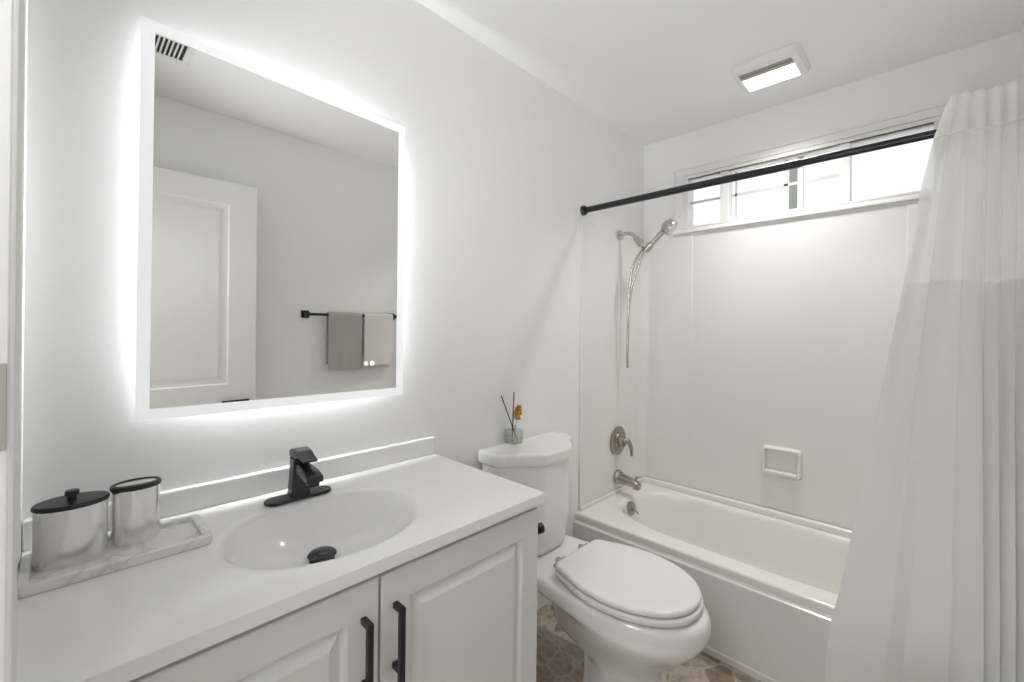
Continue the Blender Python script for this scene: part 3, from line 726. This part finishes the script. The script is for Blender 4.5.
# ------------------------------------------------------------------ shower surround
su = thing('shower_surround', 'glossy white acrylic wall surround above the bathtub', 'surround', (2.3, -0.78, ZT))
SZ0, SZ1 = ZT+0.0225, 1.905
bm = newbm(); box(bm, 1.945, XB-0.02, -0.009, 0, SZ0, SZ1, 0.003); obj('side_panel', bm, SURR, su)
bm = newbm(); box(bm, 1.945, XB-0.02, -W, -W+0.009, SZ0, SZ1, 0.003); obj('side_panel', bm, SURR, su)
bm = newbm(); box(bm, XB-0.009, XB, -W+0.009, -0.009, ZT+0.0345, SZ1, 0.003); obj('back_panel', bm, SURR, su)
def corner_panel(ys):
    bm = newbm(); R_ = 0.05; x1 = XB-0.009; y1 = ys*0.009
    pts = [(2.318, y1)] + [(2.322, y1+ys*0.004)]
    cx_, cy_ = x1-0.004-R_, y1+ys*(0.004+R_)
    for i in range(9):
        a = PI/2*i/8; pts.append((cx_+R_*math.sin(a), cy_-ys*R_*math.cos(a)))
    pts += [(x1-0.004, y1+ys*0.310), (x1, y1+ys*0.314)]
    off_ = W*0 if ys < 0 else 0
    full = pts + [(x1, y1)]
    if ys > 0: full = [(x, y-W) for x, y in full]
    loft(bm, [[(x, y, z) for x, y in full] for z in (ZT+0.036, SZ1-0.004)])
    return bm
obj('corner_panel', corner_panel(-1), SURR, su, smooth=30)
obj('corner_panel', corner_panel(1), SURR, su, smooth=30)
# soap dish
sx = XB-0.009; y0, y1, z0, z1 = -0.880, -0.702, 0.590, 0.738
def yr(i, x): return [(x, y, z) for y, z in rrect((y0+y1)/2, (z0+z1)/2, (y1-y0)/2-i, (z1-z0)/2-i, max(0.018-i*0.6, 0.005), 5)]
bm = newbm(); loft(bm, [yr(-0.002, sx), yr(0.0, sx-0.016), yr(0.004, sx-0.024), yr(0.010, sx-0.026), yr(0.015, sx-0.023), yr(0.020, sx+0.006)], cap0=False)
box(bm, sx-0.034, sx-0.004, y0+0.016, y1-0.016, z0+0.010, z0+0.028, 0.006, 3)
obj('soap_dish', bm, TUBM, su, smooth=40)

# ------------------------------------------------------------------ shower hardware
sh = thing('shower_bracket', 'nickel shower arm with bracket on wall above tub valve', 'shower arm', (2.32, 0, 1.90))
obj('flange', lathe(newbm(), (2.32, -0.0133, 1.898), (0, -1, 0), [(0, 0), (0.030, 0), (0.029, 0.006), (0.016, 0.012), (0, 0.0125)], 28), NICKL, sh)
obj('arm', tube(newbm(), [(2.32, -0.014, 1.898), (2.32, -0.060, 1.900), (2.32, -0.092, 1.890), (2.32, -0.118, 1.862)], 0.0105, 16, 6), NICKL, sh)
bm = lathe(newbm(), (2.32, -0.112, 1.868), (0, -0.66, -0.75), [(0, 0), (0.014, 0), (0.017, 0.01), (0.020, 0.04), (0.021, 0.056), (0.014, 0.062), (0.013, 0.080), (0, 0.080)], 24); obj('diverter', bm, NICKL, sh)
bm = newbm(); tube(bm, [(2.32, -0.150, 1.822), (2.326, -0.172, 1.815), (2.33, -0.190, 1.812)], 0.013, 14, 4)
lathe(bm, (2.33, -0.176, 1.790), (0.0, -0.66, 0.75), [(0, 0), (0.020, 0), (0.021, 0.03), (0.018, 0.044), (0, 0.044)], 20)
obj('bracket', bm, NICKL, sh)
hs = thing('handheld_shower', 'nickel handheld shower head with long hanging hose by the window', 'shower head', (2.33, -0.21, 1.80))
tube_pts = [(2.33, -0.170, 1.784), (2.33, -0.200, 1.815), (2.332, -0.235, 1.848), (2.335, -0.268, 1.880), (2.337, -0.285, 1.897)]
obj('handle', tube(newbm(), tube_pts, lambda t: 0.0125+0.004*t, 16, 5), NICKL, hs)
ax = Vector((0.12, -0.80, -0.50)).normalized()
hp = Vector((2.337, -0.288, 1.913))
bm = lathe(newbm(), hp-ax*0.018, ax, [(0, 0), (0.020, 0.001), (0.034, 0.012), (0.040, 0.026), (0.041, 0.040), (0.043, 0.044), (0.043, 0.056), (0.040, 0.061), (0, 0.062)], 40)
hd_ = obj('spray_head', bm, NICKL, hs)
bm = newbm(); a1, b1 = frame_of(ax)
for i in range(10):
    t = 2*PI*i/10; c = hp - ax*0.018 + (a1*math.cos(t)+b1*math.sin(t))*0.040
    tube(bm, [c+ax*0.022, c+ax*0.043], 0.004, 8, 1)
obj('grip_ribs', bm, NICKL, hd_)
hose = [(2.325, -0.158, 1.797), (2.304, -0.146, 1.765), (2.288, -0.118, 1.70), (2.286, -0.100, 1.60), (2.293, -0.088, 1.45), (2.304, -0.080, 1.30), (2.309, -0.076, 1.18), (2.316, -0.073, 1.132), (2.328, -0.068, 1.122), (2.334, -0.064, 1.145), (2.332, -0.064, 1.30), (2.330, -0.068, 1.45), (2.330, -0.086, 1.58), (2.330, -0.122, 1.69), (2.330, -0.156, 1.768), (2.33, -0.170, 1.785)]
obj('hose', tube(newbm(), hose, 0.0072, 12, 6), NICKL, hs)

va = thing('tub_valve', 'round nickel shower valve with curved lever above tub spout', 'valve', (2.319, 0, 0.68))
obj('escutcheon', lathe(newbm(), (2.319, -0.0133, 0.682), (0, -1, 0), [(0, 0), (0.083, 0), (0.084, 0.004), (0.078, 0.008), (0.050, 0.011), (0.046, 0.016), (0.030, 0.020), (0.027, 0.045), (0, 0.046)], 48), NICK, va)
obj('lever', tube(newbm(), [(2.319, -0.050, 0.690), (2.329, -0.068, 0.690), (2.340, -0.080, 0.672), (2.348, -0.086, 0.640), (2.350, -0.088, 0.600)], lambda t: 0.017-0.008*t, 16, 6), NICK, va)
ts = thing('tub_spout', 'nickel tub spout with pull up diverter below the shower valve', 'spout', (2.319, 0, 0.45))
obj('spout_flange', lathe(newbm(), (2.319, -0.0133, 0.470), (0, -1, 0), [(0, 0), (0.040, 0), (0.040, 0.010), (0.034, 0.020), (0.0, 0.020)], 36), NICK, ts)
bm = newbm(); rings = []
for y, zc_, hw, hh in ((-0.020, 0.466, 0.032, 0.033), (-0.06, 0.465, 0.028, 0.027), (-0.11, 0.459, 0.026, 0.023), (-0.130, 0.455, 0.026, 0.023), (-0.146, 0.450, 0.025, 0.022), (-0.154, 0.446, 0.022, 0.018), (-0.156, 0.444, 0.015, 0.012)):
    rings.append([(2.319+px, y, zc_+pz) for px, pz in rrect(0, 0, hw, hh, min(hw, hh)*0.8, 6)])
loft(bm, rings); box(bm, 2.319-0.016, 2.319+0.016, -0.150, -0.120, 0.424, 0.442, 0.006); obj('spout_body', bm, NICK, ts)
obj('diverter_knob', lathe(newbm(), (2.319, -0.137, 0.474), (0, 0, 1), [(0, 0), (0.004, 0), (0.004, 0.012), (0.009, 0.014), (0.009, 0.022), (0.006, 0.025), (0, 0.025)], 18), NICK, ts)

# ------------------------------------------------------------------ curtain rod and curtain
XR, ZR = 1.962, 1.972
cr = thing('curtain_rod', 'black tension shower curtain rod spanning above the bathtub', 'curtain rod', (XR, -0.78, ZR))
obj('outer_tube', tube(newbm(), [(XR, -0.004, ZR), (XR, -0.99, ZR)], 0.0155, 20, 1), BLACK, cr)
obj('inner_tube', tube(newbm(), [(XR, -0.98, ZR), (XR, -W+0.004, ZR)], 0.0132, 20, 1), BLACK, cr)
for y, s_ in ((0, -1), (-W, 1)):
    obj('end_cap', lathe(newbm(), (XR, y, ZR), (0, s_, 0), [(0, 0), (0.026, 0), (0.026, 0.010), (0.021, 0.018), (0, 0.018)], 28), BLACK, cr)

cu = thing('shower_curtain', 'white fabric shower curtain with sheer top band bunched at right', 'curtain', (1.92, -1.4, 1.2))
def yl(z):                                                # left edge of the curtain by height
    K = [(0.10, -1.098), (0.228, -1.100), (0.36, -1.112), (0.5, -1.140), (0.9, -1.195), (1.49, -1.282), (1.80, -1.322), (1.95, -1.350), (2.06, -1.380)]
    if z <= K[0][0]: return K[0][1]
    for (a, b1_), (c, d) in zip(K[:-1], K[1:]):
        if z <= c: return b1_ + (d-b1_)*(z-a)/(c-a)
    return K[-1][1]
def curtain_pt(s_, z):
    TOPY = -1.375; h = (2.06-z)/1.96                                     # 0 at top, 1 at hem
    a = yl(z); b1_ = -1.575
    x0 = 1.928 - 0.075*min(1, max(0, (1.30-z)/0.75))**1.3
    g = min(1, max(0, (1.55-z)/0.9))                      # how far the lower part has opened out
    amp = 0.017 + 0.026*min(1, h*1.3)
    ss = s_ + 0.010*math.sin(7*s_+2.0*h)
    k = ss/0.155 + 0.10*math.sin(1.7*h+0.5)
    ridge = abs(math.sin(PI*k))**0.75
    if ss < 0.30:                                         # flat leading panel, then one wide hollow
        t = ss/0.30
        lead = 1.0 if t < 0.50 else max(0.0, 1-(t-0.50)/0.10)
        if t > 0.82: lead = (t-0.82)/0.18*0.0
        ridge = ridge*(1-g) + (0.85*lead + 0.10*math.sin(6*t))*g
    x = x0 + amp*(0.55 - 1.25*ridge) + 0.0035*math.sin(31*s_+5*h)*h + 0.003*math.sin(17*s_-9*z)*h
    ph = 2*PI*k
    if z > 1.93: x = min(x, XR-0.018)
    y = TOPY + (b1_-TOPY)*s_ + (a-TOPY)*max(0, 1-s_/0.38)**1.3 + 0.006*math.cos(ph)*(0.5+h)*(1 if 0.03 < s_ < 0.97 else 0) 
    z2 = z + 0.004*math.sin(9*s_)*(1-h)
    return (x, max(y, -W+0.006), z2)
def curtain_part(name, z0, z1, m, nz, label):
    ns = 220; bm = newbm(); g_ = []
    for j in range(nz+1):
        z = z0 + (z1-z0)*j/nz
        g_.append([bm.verts.new(curtain_pt(i/ns, z)) for i in range(ns+1)])
    for j in range(nz):
        for i in range(ns): bm.faces.new((g_[j][i], g_[j][i+1], g_[j+1][i+1], g_[j+1][i]))
    o = obj(name, bm, m, cu, smooth=180); o['label'] = label; return o
curtain_part('header_band', 1.945, 2.060, CURT, 8, 'opaque white header around the rod')
curtain_part('sheer_panel', 1.492, 1.945, SHEER, 24, 'translucent white mesh band')
curtain_part('fabric_panel', 0.10, 1.492, CURT, 80, 'opaque white lower fabric')
